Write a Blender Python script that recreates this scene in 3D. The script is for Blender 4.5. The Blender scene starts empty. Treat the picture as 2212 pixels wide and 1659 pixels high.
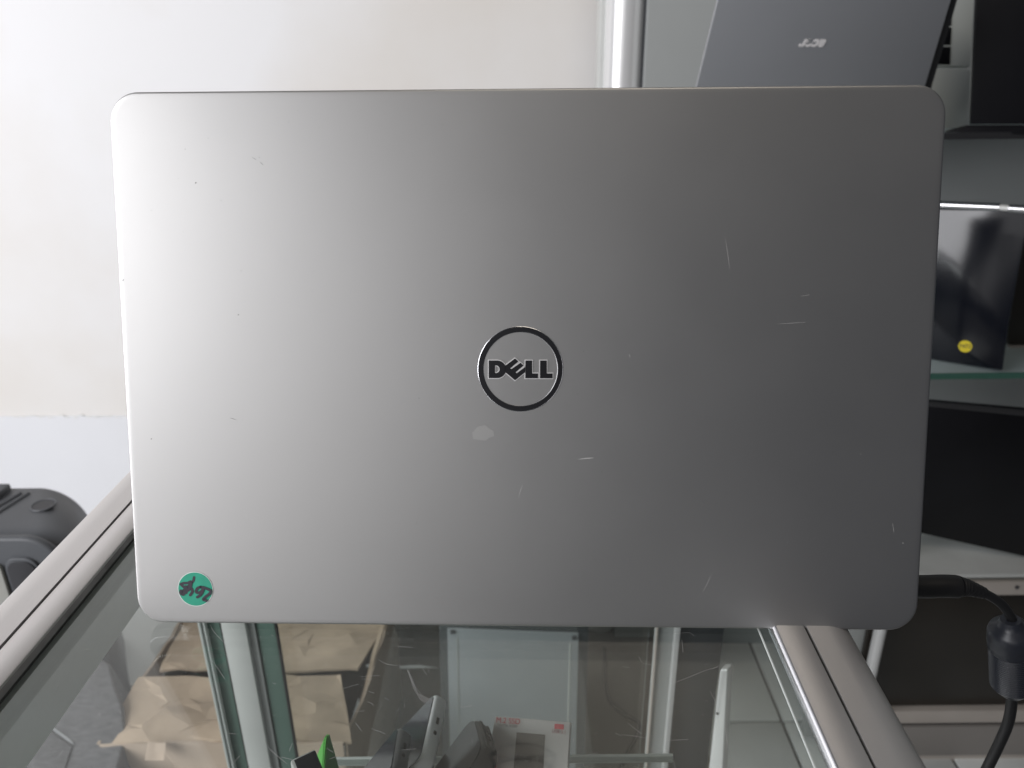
import bpy, bmesh, math, random
from mathutils import Vector, Matrix, noise
random.seed(7)
S = bpy.context.scene
COL = S.collection

# ------------------------------------------------------------------ camera
PITCH = math.radians(22.8); ROLL = -0.0104
CAM = Vector((0, 0, 0.26))
FWD = Vector((0, math.cos(PITCH), -math.sin(PITCH)))
R0 = Vector((1, 0, 0)); U0 = Vector((0, math.sin(PITCH), math.cos(PITCH)))
RIGHT = (R0*math.cos(ROLL) + U0*math.sin(ROLL)).normalized()
UP = (U0*math.cos(ROLL) - R0*math.sin(ROLL)).normalized()
cd = bpy.data.cameras.new('camera')
cam = bpy.data.objects.new('camera', cd); COL.objects.link(cam)
cd.sensor_width = 36.0; cd.lens = 36.0*1661/2212
cd.clip_start = 0.01; cd.clip_end = 60
m = Matrix.Identity(4)
for i in range(3):
    m[i][0] = RIGHT[i]; m[i][1] = UP[i]; m[i][2] = -FWD[i]; m[i][3] = CAM[i]
cam.matrix_world = m
cd.dof.use_dof = True; cd.dof.focus_distance = 0.39; cd.dof.aperture_fstop = 13
S.camera = cam

# ------------------------------------------------------------------ light
W = bpy.data.worlds.new('World'); S.world = W; W.use_nodes = True
W.node_tree.nodes['Background'].inputs[0].default_value = (0.80, 0.86, 1.0, 1)
W.node_tree.nodes['Background'].inputs[1].default_value = 0.06
def area(name, loc, target, sx, sy, power, color):
    l = bpy.data.lights.new(name, 'AREA'); l.shape = 'RECTANGLE'; l.size = sx; l.size_y = sy
    l.energy = power; l.color = color
    o = bpy.data.objects.new(name, l); COL.objects.link(o); o.location = loc
    o.rotation_euler = (Vector(target)-Vector(loc)).to_track_quat('-Z', 'Y').to_euler()
    return o
area('shopfront_light', (-2.1, -0.50, 0.75), (-0.25, 0.65, 0.1), 1.9, 1.9, 79, (0.97, 0.97, 1.0))
area('doorway_light', (-1.65, -2.2, 0.75), (0, 0.4, 0.1), 2.4, 2.3, 16.5, (1.0, 0.985, 0.98))
area('ceiling_light', (0.25, -0.35, 2.1), (0.2, 0.45, -.1), 0.9, 0.9, 7.0, (1.0, 0.90, 0.76))
S.view_settings.view_transform = 'Standard'; S.view_settings.look = 'None'
S.view_settings.exposure = 0; S.view_settings.gamma = 1
S.cycles.max_bounces = 10; S.cycles.transparent_max_bounces = 24

# ------------------------------------------------------------------ geometry helpers
def ray(px, py):
    return (RIGHT*((px-1106)/1661) + UP*((829.5-py)/1661) + FWD)
def P(px, py, Y=None, Z=None):
    """point of the plane Y=const or Z=const that lies in a given direction from the eye"""
    d = ray(px, py)
    t = (Y-CAM.y)/d.y if Y is not None else (Z-CAM.z)/d.z
    return CAM + d*t
class Pl:
    def __init__(s, a, b, c):
        s.o = a; s.n = (b-a).cross(c-a).normalized()
        if s.n.dot(CAM-a) < 0: s.n = -s.n
    def hit(s, px, py):
        d = ray(px, py); return CAM + d*((s.o-CAM).dot(s.n)/d.dot(s.n))

def mesh_obj(name, bm, mat, parent=None, smooth=True, ang=35):
    me = bpy.data.meshes.new(name)
    bmesh.ops.recalc_face_normals(bm, faces=bm.faces)
    if parent is not None:
        off = parent['_w'] if '_w' in parent else (0, 0, 0)
        bmesh.ops.translate(bm, vec=-Vector(off), verts=bm.verts)
    bm.to_mesh(me); bm.free()
    if smooth:
        for p in me.polygons: p.use_smooth = True
        me.set_sharp_from_angle(angle=math.radians(ang))
    me.materials.append(mat)
    o = bpy.data.objects.new(name, me); COL.objects.link(o)
    if parent is not None:
        o.parent = parent; o['_w'] = tuple(parent['_w'])
    else: o['_w'] = (0., 0., 0.)
    return o
def thing(name, label, cat, loc, group=None):
    o = bpy.data.objects.new(name, None); COL.objects.link(o)
    o.location = loc; o['_w'] = tuple(loc); o['label'] = label; o['category'] = cat
    o.empty_display_size = 0.02
    if group: o['group'] = group
    return o
def single(o, label, cat):
    o['label'] = label; o['category'] = cat; return o

def prism_bm(pts, vec, bev=0, seg=2, bm=None, holes=None):
    bm = bm or bmesh.new()
    f = [bm.verts.new(p) for p in pts]; b = [bm.verts.new(Vector(p)+vec) for p in pts]
    n = len(pts); faces = [bm.faces.new(f), bm.faces.new(b[::-1])]
    for i in range(n):
        faces.append(bm.faces.new((f[i], b[i], b[(i+1) % n], f[(i+1) % n])))
    if bev:
        bmesh.ops.recalc_face_normals(bm, faces=faces)
        es = set(e for fa in faces[:2] for e in fa.edges)
        if n <= 8: es |= set(e for fa in faces for e in fa.edges)
        bmesh.ops.bevel(bm, geom=list(es), offset=bev, segments=seg, profile=0.5, affect='EDGES', clamp_overlap=True)
    return bm
def box_bm(c, sx, sy, sz, M=None, bev=0, seg=2, bm=None):
    M = M or Matrix.Identity(3)
    c = Vector(c)
    pts = [c+M@Vector((a*sx/2, b*sy/2, -sz/2)) for a, b in ((-1,-1),(1,-1),(1,1),(-1,1))]
    return prism_bm(pts, M@Vector((0, 0, sz)), bev, seg, bm)
def slab(name, pl, pix, th, mat, parent=None, bev=0.0, seg=2):
    """solid board whose face lies in plane pl"""
    pts = [pl.hit(*p) for p in pix]
    return mesh_obj(name, prism_bm(pts, -pl.n*th, bev, seg), mat, parent)
def tube_bm(pts, rad, seg=12, bm=None, cap=True):
    bm = bm or bmesh.new()
    pts = [Vector(p) for p in pts]; n = len(pts)
    rads = rad if isinstance(rad, (list, tuple)) else [rad]*n
    rings = []; ref = None
    for i, p in enumerate(pts):
        t = (pts[min(i+1, n-1)]-pts[max(i-1, 0)]).normalized()
        if ref is None: ref = t.orthogonal().normalized()
        ref = (ref - t*ref.dot(t)).normalized(); b = t.cross(ref)
        rings.append([bm.verts.new(p+(ref*math.cos(2*math.pi*k/seg)+b*math.sin(2*math.pi*k/seg))*rads[i]) for k in range(seg)])
    for a, c in zip(rings, rings[1:]):
        for k in range(seg):
            bm.faces.new((a[k], a[(k+1) % seg], c[(k+1) % seg], c[k]))
    if cap: bm.faces.new(rings[0]); bm.faces.new(rings[-1][::-1])
    return bm
def spline(pts, k=8):
    pts = [Vector(p) for p in pts]; out = []
    q = [pts[0]*2-pts[1]]+pts+[pts[-1]*2-pts[-2]]
    for i in range(1, len(q)-2):
        for j in range(k):
            t = j/k; a, b, c, d = q[i-1:i+3]
            out.append(0.5*((2*b)+(c-a)*t+(2*a-5*b+4*c-d)*t*t+(3*b-a-3*c+d)*t**3))
    return out+[pts[-1]]
def rrect(w, h, r, seg=12, x0=0., y0=0.):
    out = []
    for cx, cy, a0 in ((w/2-r, h-r, 0), (-w/2+r, h-r, 90), (-w/2+r, r, 180), (w/2-r, r, 270)):
        for k in range(seg+1):
            a = math.radians(a0+90*k/seg); out.append((x0+cx+r*math.cos(a), y0+cy+r*math.sin(a)))
    return out
def grid_sheet_bm(c00, c10, c11, c01, nx, ny, amp, th, freq=18, seed=0.0, edge=1.0, jit=0.0):
    """crumpled sheet with thickness"""
    bm = bmesh.new(); c00, c10, c11, c01 = map(Vector, (c00, c10, c11, c01))
    n = (c10-c00).cross(c01-c00).normalized(); top = []; bot = []
    for j in range(ny+1):
        ra = []; rb = []
        for i in range(nx+1):
            u, v = i/nx, j/ny
            if jit:
                hu = noise.noise(Vector((i*1.7+seed, j*2.3, 5.1))); hv = noise.noise(Vector((i*2.1, j*1.9+seed, 9.7)))
                if 0 < i < nx: u += hu*jit/nx
                if 0 < j < ny: v += hv*jit/ny
            p = (c00*(1-u)+c10*u)*(1-v)+(c01*(1-u)+c11*u)*v
            q = p*freq+Vector((seed, seed*2, seed*3))
            d = noise.noise(q)+1.5*max(0, .22-abs(noise.noise(q*1.3+Vector((3, 1, 2)))))/.22*.55-1.1*max(0, .12-abs(noise.noise(q*.9+Vector((7, 4, 1)))))/.12*.6+0.2*noise.noise(q*5)
            e = Vector((noise.noise(q+Vector((9,0,0))), noise.noise(q+Vector((0,9,0))), noise.noise(q+Vector((0,0,9)))))*amp*edge
            p = p+n*d*amp+e*0.8
            ra.append(bm.verts.new(p)); rb.append(bm.verts.new(p-n*th))
        top.append(ra); bot.append(rb)
    for j in range(ny):
        for i in range(nx):
            a, b, c, d = top[j][i], top[j][i+1], top[j+1][i+1], top[j+1][i]
            if not jit: bm.faces.new((a, b, c, d))
            elif noise.noise(Vector((i*3.3, j*4.1, seed))) > 0: bm.faces.new((a, b, c)); bm.faces.new((a, c, d))
            else: bm.faces.new((a, b, d)); bm.faces.new((b, c, d))
            bm.faces.new((bot[j][i], bot[j+1][i], bot[j+1][i+1], bot[j][i+1]))
    loop = [(0, i) for i in range(nx)]+[(j, nx) for j in range(ny)]+[(ny, i) for i in range(nx, 0, -1)]+[(j, 0) for j in range(ny, 0, -1)]
    for a, b in zip(loop, loop[1:]+loop[:1]):
        bm.faces.new((top[a[0]][a[1]], bot[a[0]][a[1]], bot[b[0]][b[1]], top[b[0]][b[1]]))
    return bm

# ------------------------------------------------------------------ materials
def mat(name, col, rough=0.5, metal=0.0, var=0.0, vscale=8, bump=0.0, bscale=200, rvar=0.0, spec=0.5, coat=0.0, col2=None, stretch=None, aniso=0.0):
    mt = bpy.data.materials.new(name); mt.use_nodes = True
    nt = mt.node_tree; N = nt.nodes; L = nt.links; b = N['Principled BSDF']
    b.inputs['Base Color'].default_value = (*col, 1); b.inputs['Roughness'].default_value = rough
    b.inputs['Metallic'].default_value = metal; b.inputs['Specular IOR Level'].default_value = spec
    b.inputs['Coat Weight'].default_value = coat; b.inputs['Coat Roughness'].default_value = 0.06
    tc = N.new('ShaderNodeTexCoord'); mp = N.new('ShaderNodeMapping'); L.new(tc.outputs['Object'], mp.inputs[0])
    if stretch: mp.inputs['Scale'].default_value = stretch
    if var or col2:
        nz = N.new('ShaderNodeTexNoise'); nz.inputs['Scale'].default_value = vscale; nz.inputs['Detail'].default_value = 5
        L.new(mp.outputs[0], nz.inputs['Vector'])
        r = N.new('ShaderNodeMix'); r.data_type = 'RGBA'
        c2 = col2 or tuple(c*(1-var) for c in col)
        r.inputs[6].default_value = (*c2, 1); r.inputs[7].default_value = (*[min(1, c*(1+var*0.4)) for c in col], 1)
        mr = N.new('ShaderNodeMapRange'); mr.inputs[1].default_value = 0.35; mr.inputs[2].default_value = 0.65
        L.new(nz.outputs[0], mr.inputs[0]); L.new(mr.outputs[0], r.inputs[0]); L.new(r.outputs[2], b.inputs['Base Color'])
    if rvar:
        n2 = N.new('ShaderNodeTexNoise'); n2.inputs['Scale'].default_value = vscale*2.7; n2.inputs['Detail'].default_value = 6
        L.new(mp.outputs[0], n2.inputs['Vector'])
        m2 = N.new('ShaderNodeMapRange'); m2.inputs[3].default_value = rough-rvar; m2.inputs[4].default_value = rough+rvar
        L.new(n2.outputs[0], m2.inputs[0]); L.new(m2.outputs[0], b.inputs['Roughness'])
    if bump:
        n3 = N.new('ShaderNodeTexNoise'); n3.inputs['Scale'].default_value = bscale; n3.inputs['Detail'].default_value = 4
        L.new(mp.outputs[0], n3.inputs['Vector'])
        bp = N.new('ShaderNodeBump'); bp.inputs['Strength'].default_value = bump; bp.inputs['Distance'].default_value = 0.001
        L.new(n3.outputs[0], bp.inputs['Height']); L.new(bp.outputs[0], b.inputs['Normal'])
    return mt
def glass_mat(name, tint, refl=1.0, rough=0.01, dust=0.0):
    mt = bpy.data.materials.new(name); mt.use_nodes = True
    nt = mt.node_tree; N = nt.nodes; L = nt.links; N.remove(N['Principled BSDF'])
    out = N['Material Output']; t = N.new('ShaderNodeBsdfTransparent'); t.inputs[0].default_value = (*tint, 1)
    g = N.new('ShaderNodeBsdfGlossy'); g.inputs['Roughness'].default_value = rough; g.inputs[0].default_value = (1, 1, 1, 1)
    fr = N.new('ShaderNodeFresnel')
    ge = N.new('ShaderNodeNewGeometry'); mi = N.new('ShaderNodeMapRange'); mi.inputs[3].default_value = 1.5; mi.inputs[4].default_value = 1/1.5
    L.new(ge.outputs['Backfacing'], mi.inputs[0]); L.new(mi.outputs[0], fr.inputs[0])
    mu = N.new('ShaderNodeMath'); mu.operation = 'MULTIPLY'; mu.inputs[1].default_value = refl
    L.new(fr.outputs[0], mu.inputs[0])
    mx = N.new('ShaderNodeMixShader'); L.new(mu.outputs[0], mx.inputs[0]); L.new(t.outputs[0], mx.inputs[1]); L.new(g.outputs[0], mx.inputs[2])
    last = mx
    if dust:
        d = N.new('ShaderNodeBsdfDiffuse'); d.inputs[0].default_value = (0.8, 0.8, 0.8, 1)
        tc = N.new('ShaderNodeTexCoord'); nz = N.new('ShaderNodeTexNoise'); nz.inputs['Scale'].default_value = 9; nz.inputs['Detail'].default_value = 8
        L.new(tc.outputs['Object'], nz.inputs['Vector'])
        mr = N.new('ShaderNodeMapRange'); mr.inputs[1].default_value = .4; mr.inputs[2].default_value = .8; mr.inputs[3].default_value = dust*.5; mr.inputs[4].default_value = dust*1.8
        L.new(nz.outputs[0], mr.inputs[0])
        m2 = N.new('ShaderNodeMixShader'); L.new(mr.outputs[0], m2.inputs[0]); L.new(mx.outputs[0], m2.inputs[1]); L.new(d.outputs[0], m2.inputs[2]); last = m2
    L.new(last.outputs[0], out.inputs[0])
    return mt
M_lid = mat('satin_aluminium', (0.465, 0.46, 0.455), 0.43, 1.0, var=0.02, vscale=7, bump=0.03, bscale=2600, rvar=0.02)
M_lid_edge = mat('polished_edge', (0.62, 0.61, 0.60), 0.25, 1.0)
M_bezel = mat('dark_plastic', (0.022, 0.022, 0.024), 0.5, 0, bump=.05)
M_logo = mat('logo_black', (0.006, 0.006, 0.008), 0.35)
M_chrome = mat('chrome_rim', (0.62, 0.62, 0.64), 0.22, 1.0)
M_rim = mat('pale_rim', (0.85, 0.84, 0.84), 0.5, 0.9)
M_green_st = mat('green_sticker_paper', (0.022, 0.34, 0.22), 0.6, var=0.10, vscale=160)
M_white_st = mat('white_paper_rim', (0.75, 0.78, 0.76), 0.6)
M_ink = mat('marker_ink', (0.035, 0.032, 0.045), 0.45)
M_scratch = mat('scratch_white', (0.42, 0.42, 0.42), 0.5)
M_scr_metal = mat('lid_scratch', (0.62, 0.61, 0.60), 0.6, 0.8)
M_speck = mat('dark_speck', (0.05, 0.05, 0.05), 0.6)
M_residue = mat('residue', (0.515, 0.51, 0.50), 0.45, 0.98)
M_alu = mat('anodised_rail', (0.63, 0.61, 0.60), 0.40, 0.75, var=0.04, vscale=5, bump=0.04, bscale=900, rvar=.04, stretch=(1, .15, 1))
M_alu_dull = mat('dull_aluminium', (0.66, 0.67, 0.65), 0.5, 0.3, var=0.08, vscale=12)
M_groove = mat('rail_groove', (0.03, 0.028, 0.026), 0.7)
M_rubber = mat('grey_gasket', (0.20, 0.20, 0.20), 0.7, var=.3, vscale=60)
M_glass = glass_mat('counter_glass', (0.90, 0.925, 0.91), 1.0, 0.02, dust=0.011)
M_glass2 = glass_mat('pane_glass', (0.94, 0.96, 0.95), 1.0, 0.02, dust=0.0)
M_gedge = mat('green_glass_edge', (0.05, 0.13, 0.10), 0.2, 0, spec=.7)
M_gedge_l = mat('light_glass_edge', (0.50, 0.53, 0.51), 0.3)
M_gside = mat('green_tinted_pane', (0.13, 0.21, 0.175), 0.25, var=.15, vscale=6)
M_wall = mat('painted_wall', (0.88, 0.875, 0.88), 0.75, col2=(.78,.74,.69), vscale=1.5, bump=0.15, bscale=30)
M_wall_low = mat('painted_skirting', (0.82, 0.825, 0.85), 0.6, var=0.03, vscale=3)
M_backpan = mat('cabinet_back', (0.39, 0.405, 0.40), 0.55, var=0.06, vscale=3)
M_white_post = mat('white_metal_post', (0.80, 0.80, 0.80), 0.25, 0.35)
M_floor = mat('grout', (0.16, 0.16, 0.16), 0.8)
M_tile = mat('pale_tile', (0.72, 0.74, 0.73), 0.3, var=0.10, vscale=5)
M_card = mat('cardboard', (0.52, 0.40, 0.30), 0.85, var=0.28, vscale=10, bump=0.25, bscale=120)
M_card2 = mat('cardboard_side', (0.56, 0.44, 0.35), 0.85, var=0.12, vscale=9, bump=0.2, bscale=120)
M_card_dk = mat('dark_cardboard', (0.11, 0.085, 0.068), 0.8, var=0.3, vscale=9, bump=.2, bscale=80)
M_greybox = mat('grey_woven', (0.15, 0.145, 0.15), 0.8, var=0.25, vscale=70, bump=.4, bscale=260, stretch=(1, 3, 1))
M_seam = mat('pale_seam', (0.32, 0.32, 0.33), 0.7)
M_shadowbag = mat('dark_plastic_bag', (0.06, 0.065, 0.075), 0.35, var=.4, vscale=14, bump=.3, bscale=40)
M_tower = mat('tower_steel', (0.33, 0.35, 0.375), 0.45, 0.1, var=0.07, vscale=5)
M_tower_dk = mat('tower_dark', (0.04, 0.045, 0.05), 0.5)
M_black = mat('matt_black', (0.007, 0.007, 0.009), 0.45, var=.3, vscale=5, spec=.22)
M_blackgl = mat('glossy_black', (0.004, 0.005, 0.009), 0.06, spec=0.6)
M_screen = mat('dark_screen', (0.003, 0.004, 0.008), 0.16, spec=0.55)
M_acer = mat('grey_blue_lid', (0.32, 0.33, 0.35), 0.36, 0.35, var=.03, vscale=4)
M_silver = mat('silver_deck', (0.62, 0.65, 0.62), 0.45, 0.2, var=.05, vscale=6)
M_logo_w = mat('pale_logo', (0.72, 0.70, 0.70), 0.4)
M_yellow = mat('yellow_sticker', (0.72, 0.58, 0.02), 0.6)
M_base_al = mat('cream_aluminium', (0.50, 0.45, 0.41), 0.45, 0.3, var=.05, vscale=9)
M_drawer = mat('drawer_front', (0.26, 0.24, 0.225), 0.5, 0.1, var=.06, vscale=6)
M_recess = mat('brown_smoked_panel', (0.022, 0.018, 0.014), 0.35, var=.3, vscale=3)
M_shelfgl = mat('frosted_shelf', (0.36, 0.43, 0.44), 0.35, var=.05)
M_cable = mat('cable_rubber', (0.012, 0.012, 0.013), 0.5, bump=.1)
M_ferrite = mat('ferrite_plastic', (0.022, 0.025, 0.034), 0.36)
M_chair = mat('dark_grey_plastic', (0.085, 0.09, 0.098), 0.5, bump=.12, bscale=400, var=.1, vscale=10)
M_chair_dk = mat('deep_grey_plastic', (0.03, 0.03, 0.034), 0.5)
M_chair_pale = mat('pale_beige_panel', (0.36, 0.36, 0.33), 0.5)
M_phone_w = mat('white_phone_frame', (0.95, 0.95, 0.97), 0.3, 0.0)
M_phone_scr = mat('phone_glass', (0.03, 0.03, 0.04), 0.08, spec=.3)
M_phone_b = mat('black_phone', (0.008, 0.009, 0.010), 0.4, spec=.2)
M_green = mat('green_plastic', (0.10, 0.42, 0.07), 0.4)
M_red = mat('red_plastic', (0.60, 0.05, 0.03), 0.4)
M_redprint = mat('red_print', (0.62, 0.09, 0.11), 0.5)
M_pinkprint = mat('faded_red_print', (0.45, 0.22, 0.23), 0.6)
M_greyprint = mat('grey_print', (0.34, 0.32, 0.32), 0.6)
M_pack = mat('white_pack_card', (0.68, 0.64, 0.63), 0.5, var=.05, vscale=30)
M_packwin = mat('brown_grey_window', (0.19, 0.165, 0.15), 0.35, var=.1, vscale=30)
M_screw = mat('screw_steel', (0.10, 0.10, 0.11), 0.35, 0.8)

# ================================================================== SETTING
def struct(name, bm, m):
    o = mesh_obj(name, bm, m); o['kind'] = 'structure'; return o
WY = 1.62
fl = struct('floor', box_bm((0, 1.0, -1.02), 7, 5, 0.02), M_floor)
tile_me = None
for i in range(-5, 6):
    for j in range(-1, 3):
        if tile_me is None:
            t = mesh_obj('tile', box_bm((0, 0, 0), 0.293, 0.293, 0.010, bev=0.0015), M_tile, fl); tile_me = t.data
        else:
            t = bpy.data.objects.new('tile', tile_me); COL.objects.link(t); t.parent = fl
        t.location = (0.10+i*0.3, 0.86+j*0.3-0.12, -1.0047)
colx0 = P(1306, 90, Y=1.42).x; colx1 = P(1402, 90, Y=1.42).x
wl = struct('wall', box_bm(((-3.2+colx0+.01)/2, WY+0.05, 0.5), colx0+.01+3.2, 0.1, 3.0), M_wall)
# painted lower band of the wall, a few millimetres proud of the plaster
zb = P(200, 898, Y=WY).z
bm = bmesh.new(); rs0 = random.Random(11)
for i in range(26):
    x = -1.15+i*.017+rs0.uniform(-.006, .006); z = zb+rs0.uniform(-.003, .004)
    prism_bm([Vector((x+rs0.uniform(.003, .012)*math.cos(a), WY-.0052, z+rs0.uniform(.001, .0028)*math.sin(a))) for a in [k*math.pi/4 for k in range(8)]], Vector((0, .0006, 0)), bm=bm)
stain = mesh_obj('dirt_marks', bm, mat('dirt', (.80, .795, .785), .8), wl); stain['kind'] = 'stuff'
struct('skirting', prism_bm([Vector((-3.2, WY-0.004, -1)), Vector((colx0, WY-0.004, -1)), Vector((colx0, WY-0.004, zb-.004)), Vector((-3.2, WY-0.004, zb+.01))], Vector((0, 0.003, 0))), M_wall_low)
# aluminium corner column at the end of the wall
t = thing('corner_column', 'rounded white aluminium column at the end of the white wall', 'column', ((colx0+colx1)/2, 1.45, -1))
r = (colx1-colx0-.006)*0.5; cxx = colx0+r+.006
prof = [(cxx-r, 1.52)]+[(cxx-r*math.cos(math.pi*k/16), 1.47-r*1.0*math.sin(math.pi*k/16)) for k in range(17)]+[(cxx+r, 1.52)]
mesh_obj('column_profile', prism_bm([Vector((x, y, -1)) for x, y in prof], Vector((0, 0, 3))), M_white_post, t, ang=60)
mesh_obj('column_trim', box_bm((colx0+.003, 1.50, 0.5), .012, .05, 3.0, bev=.001), M_alu_dull, t)

# ================================================================== DISPLAY CABINET AT THE BACK (right)
BY = 1.42
bx0, bx1 = colx1-.004, 1.75
cab = thing('shelf_cabinet', 'tall grey display cabinet with glass shelves behind the laptop on the right', 'cabinet', (1.0, 1.2, -1))
z1 = P(2150, 296, Y=1.10).z; z2 = P(2110, 806, Y=1.10).z; z3 = P(2110, 1237, Y=1.10).z
mesh_obj('back_panel', box_bm(((bx0+bx1)/2, BY+.01, .5), bx1-bx0, .02, 3.0), M_backpan, cab)
def shelf(z, x0, y0=1.10):
    s = mesh_obj('shelf', box_bm(((x0+bx1)/2, (y0+BY)/2, z-.004), bx1-x0, BY-y0, .008), M_shelfgl, cab)
    mesh_obj('shelf_edge', box_bm(((x0+bx1)/2, y0-.0015, z-.004), bx1-x0, .003, .0095), M_bezel if z == z1 else M_gedge, s)
shelf(z1, .36, 1.165); shelf(z2, .36); shelf(z3, .36)
mesh_obj('side_panel', box_bm((bx1+.012, 1.25, .5), .02, .34, 3.0), M_backpan, cab)
# base cabinet
FYB = 1.09
def bar(name, y0, y1, m, x0=1913, depth=.03, proud=0.0, par=cab, bev=.001):
    a = P(x0, y0, Y=FYB).x
    zt = P(2060, y0, Y=FYB).z; zb_ = P(2060, y1, Y=FYB).z
    return mesh_obj(name, box_bm(((a+bx1)/2, FYB+depth/2-proud, (zt+zb_)/2), bx1-a, depth, zt-zb_, bev=bev), m, par)
bar('lower_shelf_rail', 1241, 1249, M_alu_dull, x0=1890, depth=.3)
tr = bar('base_top_rail', 1259, 1287, M_base_al, x0=1890)
sc = P(2196, 1268, Y=FYB); mesh_obj('screw', tube_bm([sc-Vector((0, .002, 0)), sc+Vector((0, .004, 0))], .0035, 10), M_screw, tr)
bar('smoked_panel', 1289, 1534, M_recess, x0=1900, depth=.01, proud=-.012)
bar('middle_rail', 1536, 1562, M_base_al, x0=1890)
bar('rail_shadow_gap', 1563, 1570, M_groove, x0=1890, depth=.02, proud=-.006)
d = bar('drawer_front', 1571, 1632, M_drawer, x0=1890)
bar('lower_rail', 1634, 1800, M_base_al, x0=1890, proud=-.003)
px0 = P(1889, 1400, Y=FYB-.02).x; px1 = P(1914, 1400, Y=FYB-.02).x
mesh_obj('post', tube_bm([Vector(((px0+px1)/2, FYB-.008, -1)), Vector(((px0+px1)/2, FYB-.008, z3-.02))], (px1-px0)/2, 16), M_white_post, cab)
mesh_obj('end_panel', box_bm((px0-.03, FYB+.04, -.72), .08, .02, .5), M_backpan, cab)

# ---- laptops on the cabinet shelves
# 1 grey-blue lid, logo upside down
pa = Pl(P(1545, 0, Y=1.07), P(2062, 0, Y=1.08), P(1770, 300, Y=1.15))
pa.n = pa.n
L1 = thing('laptop', 'grey blue laptop lid with pale upside down logo, leaning on the top shelf', 'laptop', P(1780, 330, Y=1.28))
slab('screen_lid', pa, [(1470, 330), (1955, 330), (2078, -80), (1571, -80)], .0065, M_acer, L1, bev=.0005)
# a black bezel/side just behind the lid
pb = Pl(pa.o-pa.n*.0066, pa.hit(1900, 100)-pa.n*.0066, pa.hit(1600, 300)-pa.n*.0066)
slab('screen_bezel', pb, [(1480, 330), (1971, 330), (2092, -80), (1580, -80)], .006, M_bezel, L1, bev=.001)
mesh_obj('keyboard_base', box_bm(P(1690, 335, Y=1.16)+Vector((0, .12, -.01)), .30, .21, .018, bev=.003), M_acer, L1)
def text_obj(name, s, origin, ux, uy, size, m, parent, extrude=.0003, shear=0.0, bold=0.0, align='CENTER'):
    c = bpy.data.curves.new(name, 'FONT'); c.body = s; c.size = size; c.extrude = extrude; c.shear = shear; c.offset = bold
    c.align_x = align; c.align_y = 'CENTER'
    tmp = bpy.data.objects.new('tmp', c); COL.objects.link(tmp)
    dg = bpy.context.evaluated_depsgraph_get(); dg.update()
    me = bpy.data.meshes.new_from_object(tmp.evaluated_get(dg)); bpy.data.objects.remove(tmp)
    ux = ux.normalized(); n = ux.cross(uy).normalized(); uy = n.cross(ux)
    off = Vector(parent['_w'])
    R = Matrix((ux, uy, n)).transposed()
    for v in me.vertices: v.co = R@v.co+origin-off
    me.materials.clear(); me.materials.append(m); me.name = name
    o = bpy.data.objects.new(name, me); COL.objects.link(o); o.parent = parent; o['_w'] = tuple(parent['_w'])
    return o
lo = pa.hit(1756, 95)+pa.n*.0006
ux = (pa.hit(1700, 94)-pa.hit(1800, 96)); uy = pa.hit(1756, 110)-pa.hit(1760, 80)
text_obj('logo', 'acer', lo, ux, uy, .0185, M_logo_w, L1, shear=.25, bold=.0008)

# 2 silver laptop seen from the palm rest, between lid and black screen
p2 = Pl(P(2050, 0, Y=1.30), P(2110, 0, Y=1.30), P(2060, 280, Y=1.26))
L2 = thing('laptop', 'pale silver laptop standing with its keys towards the grey blue lid', 'laptop', P(2040, 290, Y=1.22))
slab('keyboard_deck', p2, [(1985, 141), (2096, 144), (2107, -60), (1985, -60)], .012, M_silver, L2, bev=.001)
slab('palm_rest', p2, [(1985, 286), (2084, 286), (2093, 276), (2097, 150), (1985, 147)], .012, M_silver, L2, bev=.0016)
pk = Pl(p2.o+p2.n*.0015, p2.hit(2090, 10)+p2.n*.0015, p2.hit(2040, 270)+p2.n*.0015)
for k in range(5):
    y0 = 138-k*42
    slab('key', pk, [(1990, y0), (2052+k*1.6, y0+1), (2054+k*1.6, y0-37), (1992, y0-38)], .002, M_black, L2, bev=.0004)
slab('front_lip', pk, [(1985, 281), (2086, 281), (2083, 275), (1985, 275)], .004, M_alu_dull, L2, bev=.0008)

# 3 big black screen top right
p3 = Pl(P(2110, 0, Y=1.19), P(2300, 0, Y=1.17), P(2110, 290, Y=1.17))
L3 = thing('laptop', 'black laptop with dark screen at the right end of the top shelf', 'laptop', P(2200, 300, Y=1.14))
slab('screen', p3, [(2098, 268), (2420, 268), (2440, -80), (2113, -80)], .008, M_black, L3, bev=.001)
slab('keyboard_base', p3, [(2040, 289), (2420, 291), (2420, 269), (2097, 270), (2040, 286)], .02, M_black, L3, bev=.0015)

# 4 black glossy tent-mode laptop with silver hinge and yellow sticker
def bisect_plane(px, py, Y, target):
    p = P(px, py, Y=Y); n = ((CAM-p).normalized()+(Vector(target)-p).normalized()).normalized()
    q = Pl(p, p+n.orthogonal(), p+n.cross(n.orthogonal())); return q
p4 = bisect_plane(2080, 533, 1.16, (-1.70, -0.95, -.34))
L4 = thing('laptop', 'glossy black laptop with silver hinge and round yellow sticker on the middle shelf', 'laptop', P(2100, 800, Y=1.2))
slab('screen', p4, [(1980, 771), (2165, 800), (2178, 700), (2212, 520), (2225, 456), (1980, 452)], .008, M_screen, L4, bev=.001)
def hseg(x0, y0, x1, y1, m, r=.0065, nm='hinge'):
    mesh_obj(nm, tube_bm([p4.hit(x0, y0)-p4.n*.004, p4.hit(x1, y1)-p4.n*.004], r, 14), m, L4)
hseg(1980, 441, 2158, 449, M_chrome); hseg(2158, 449, 2178, 451, M_alu_dull, .005, 'hinge_gap'); hseg(2178, 451, 2300, 459, M_chrome)
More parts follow.
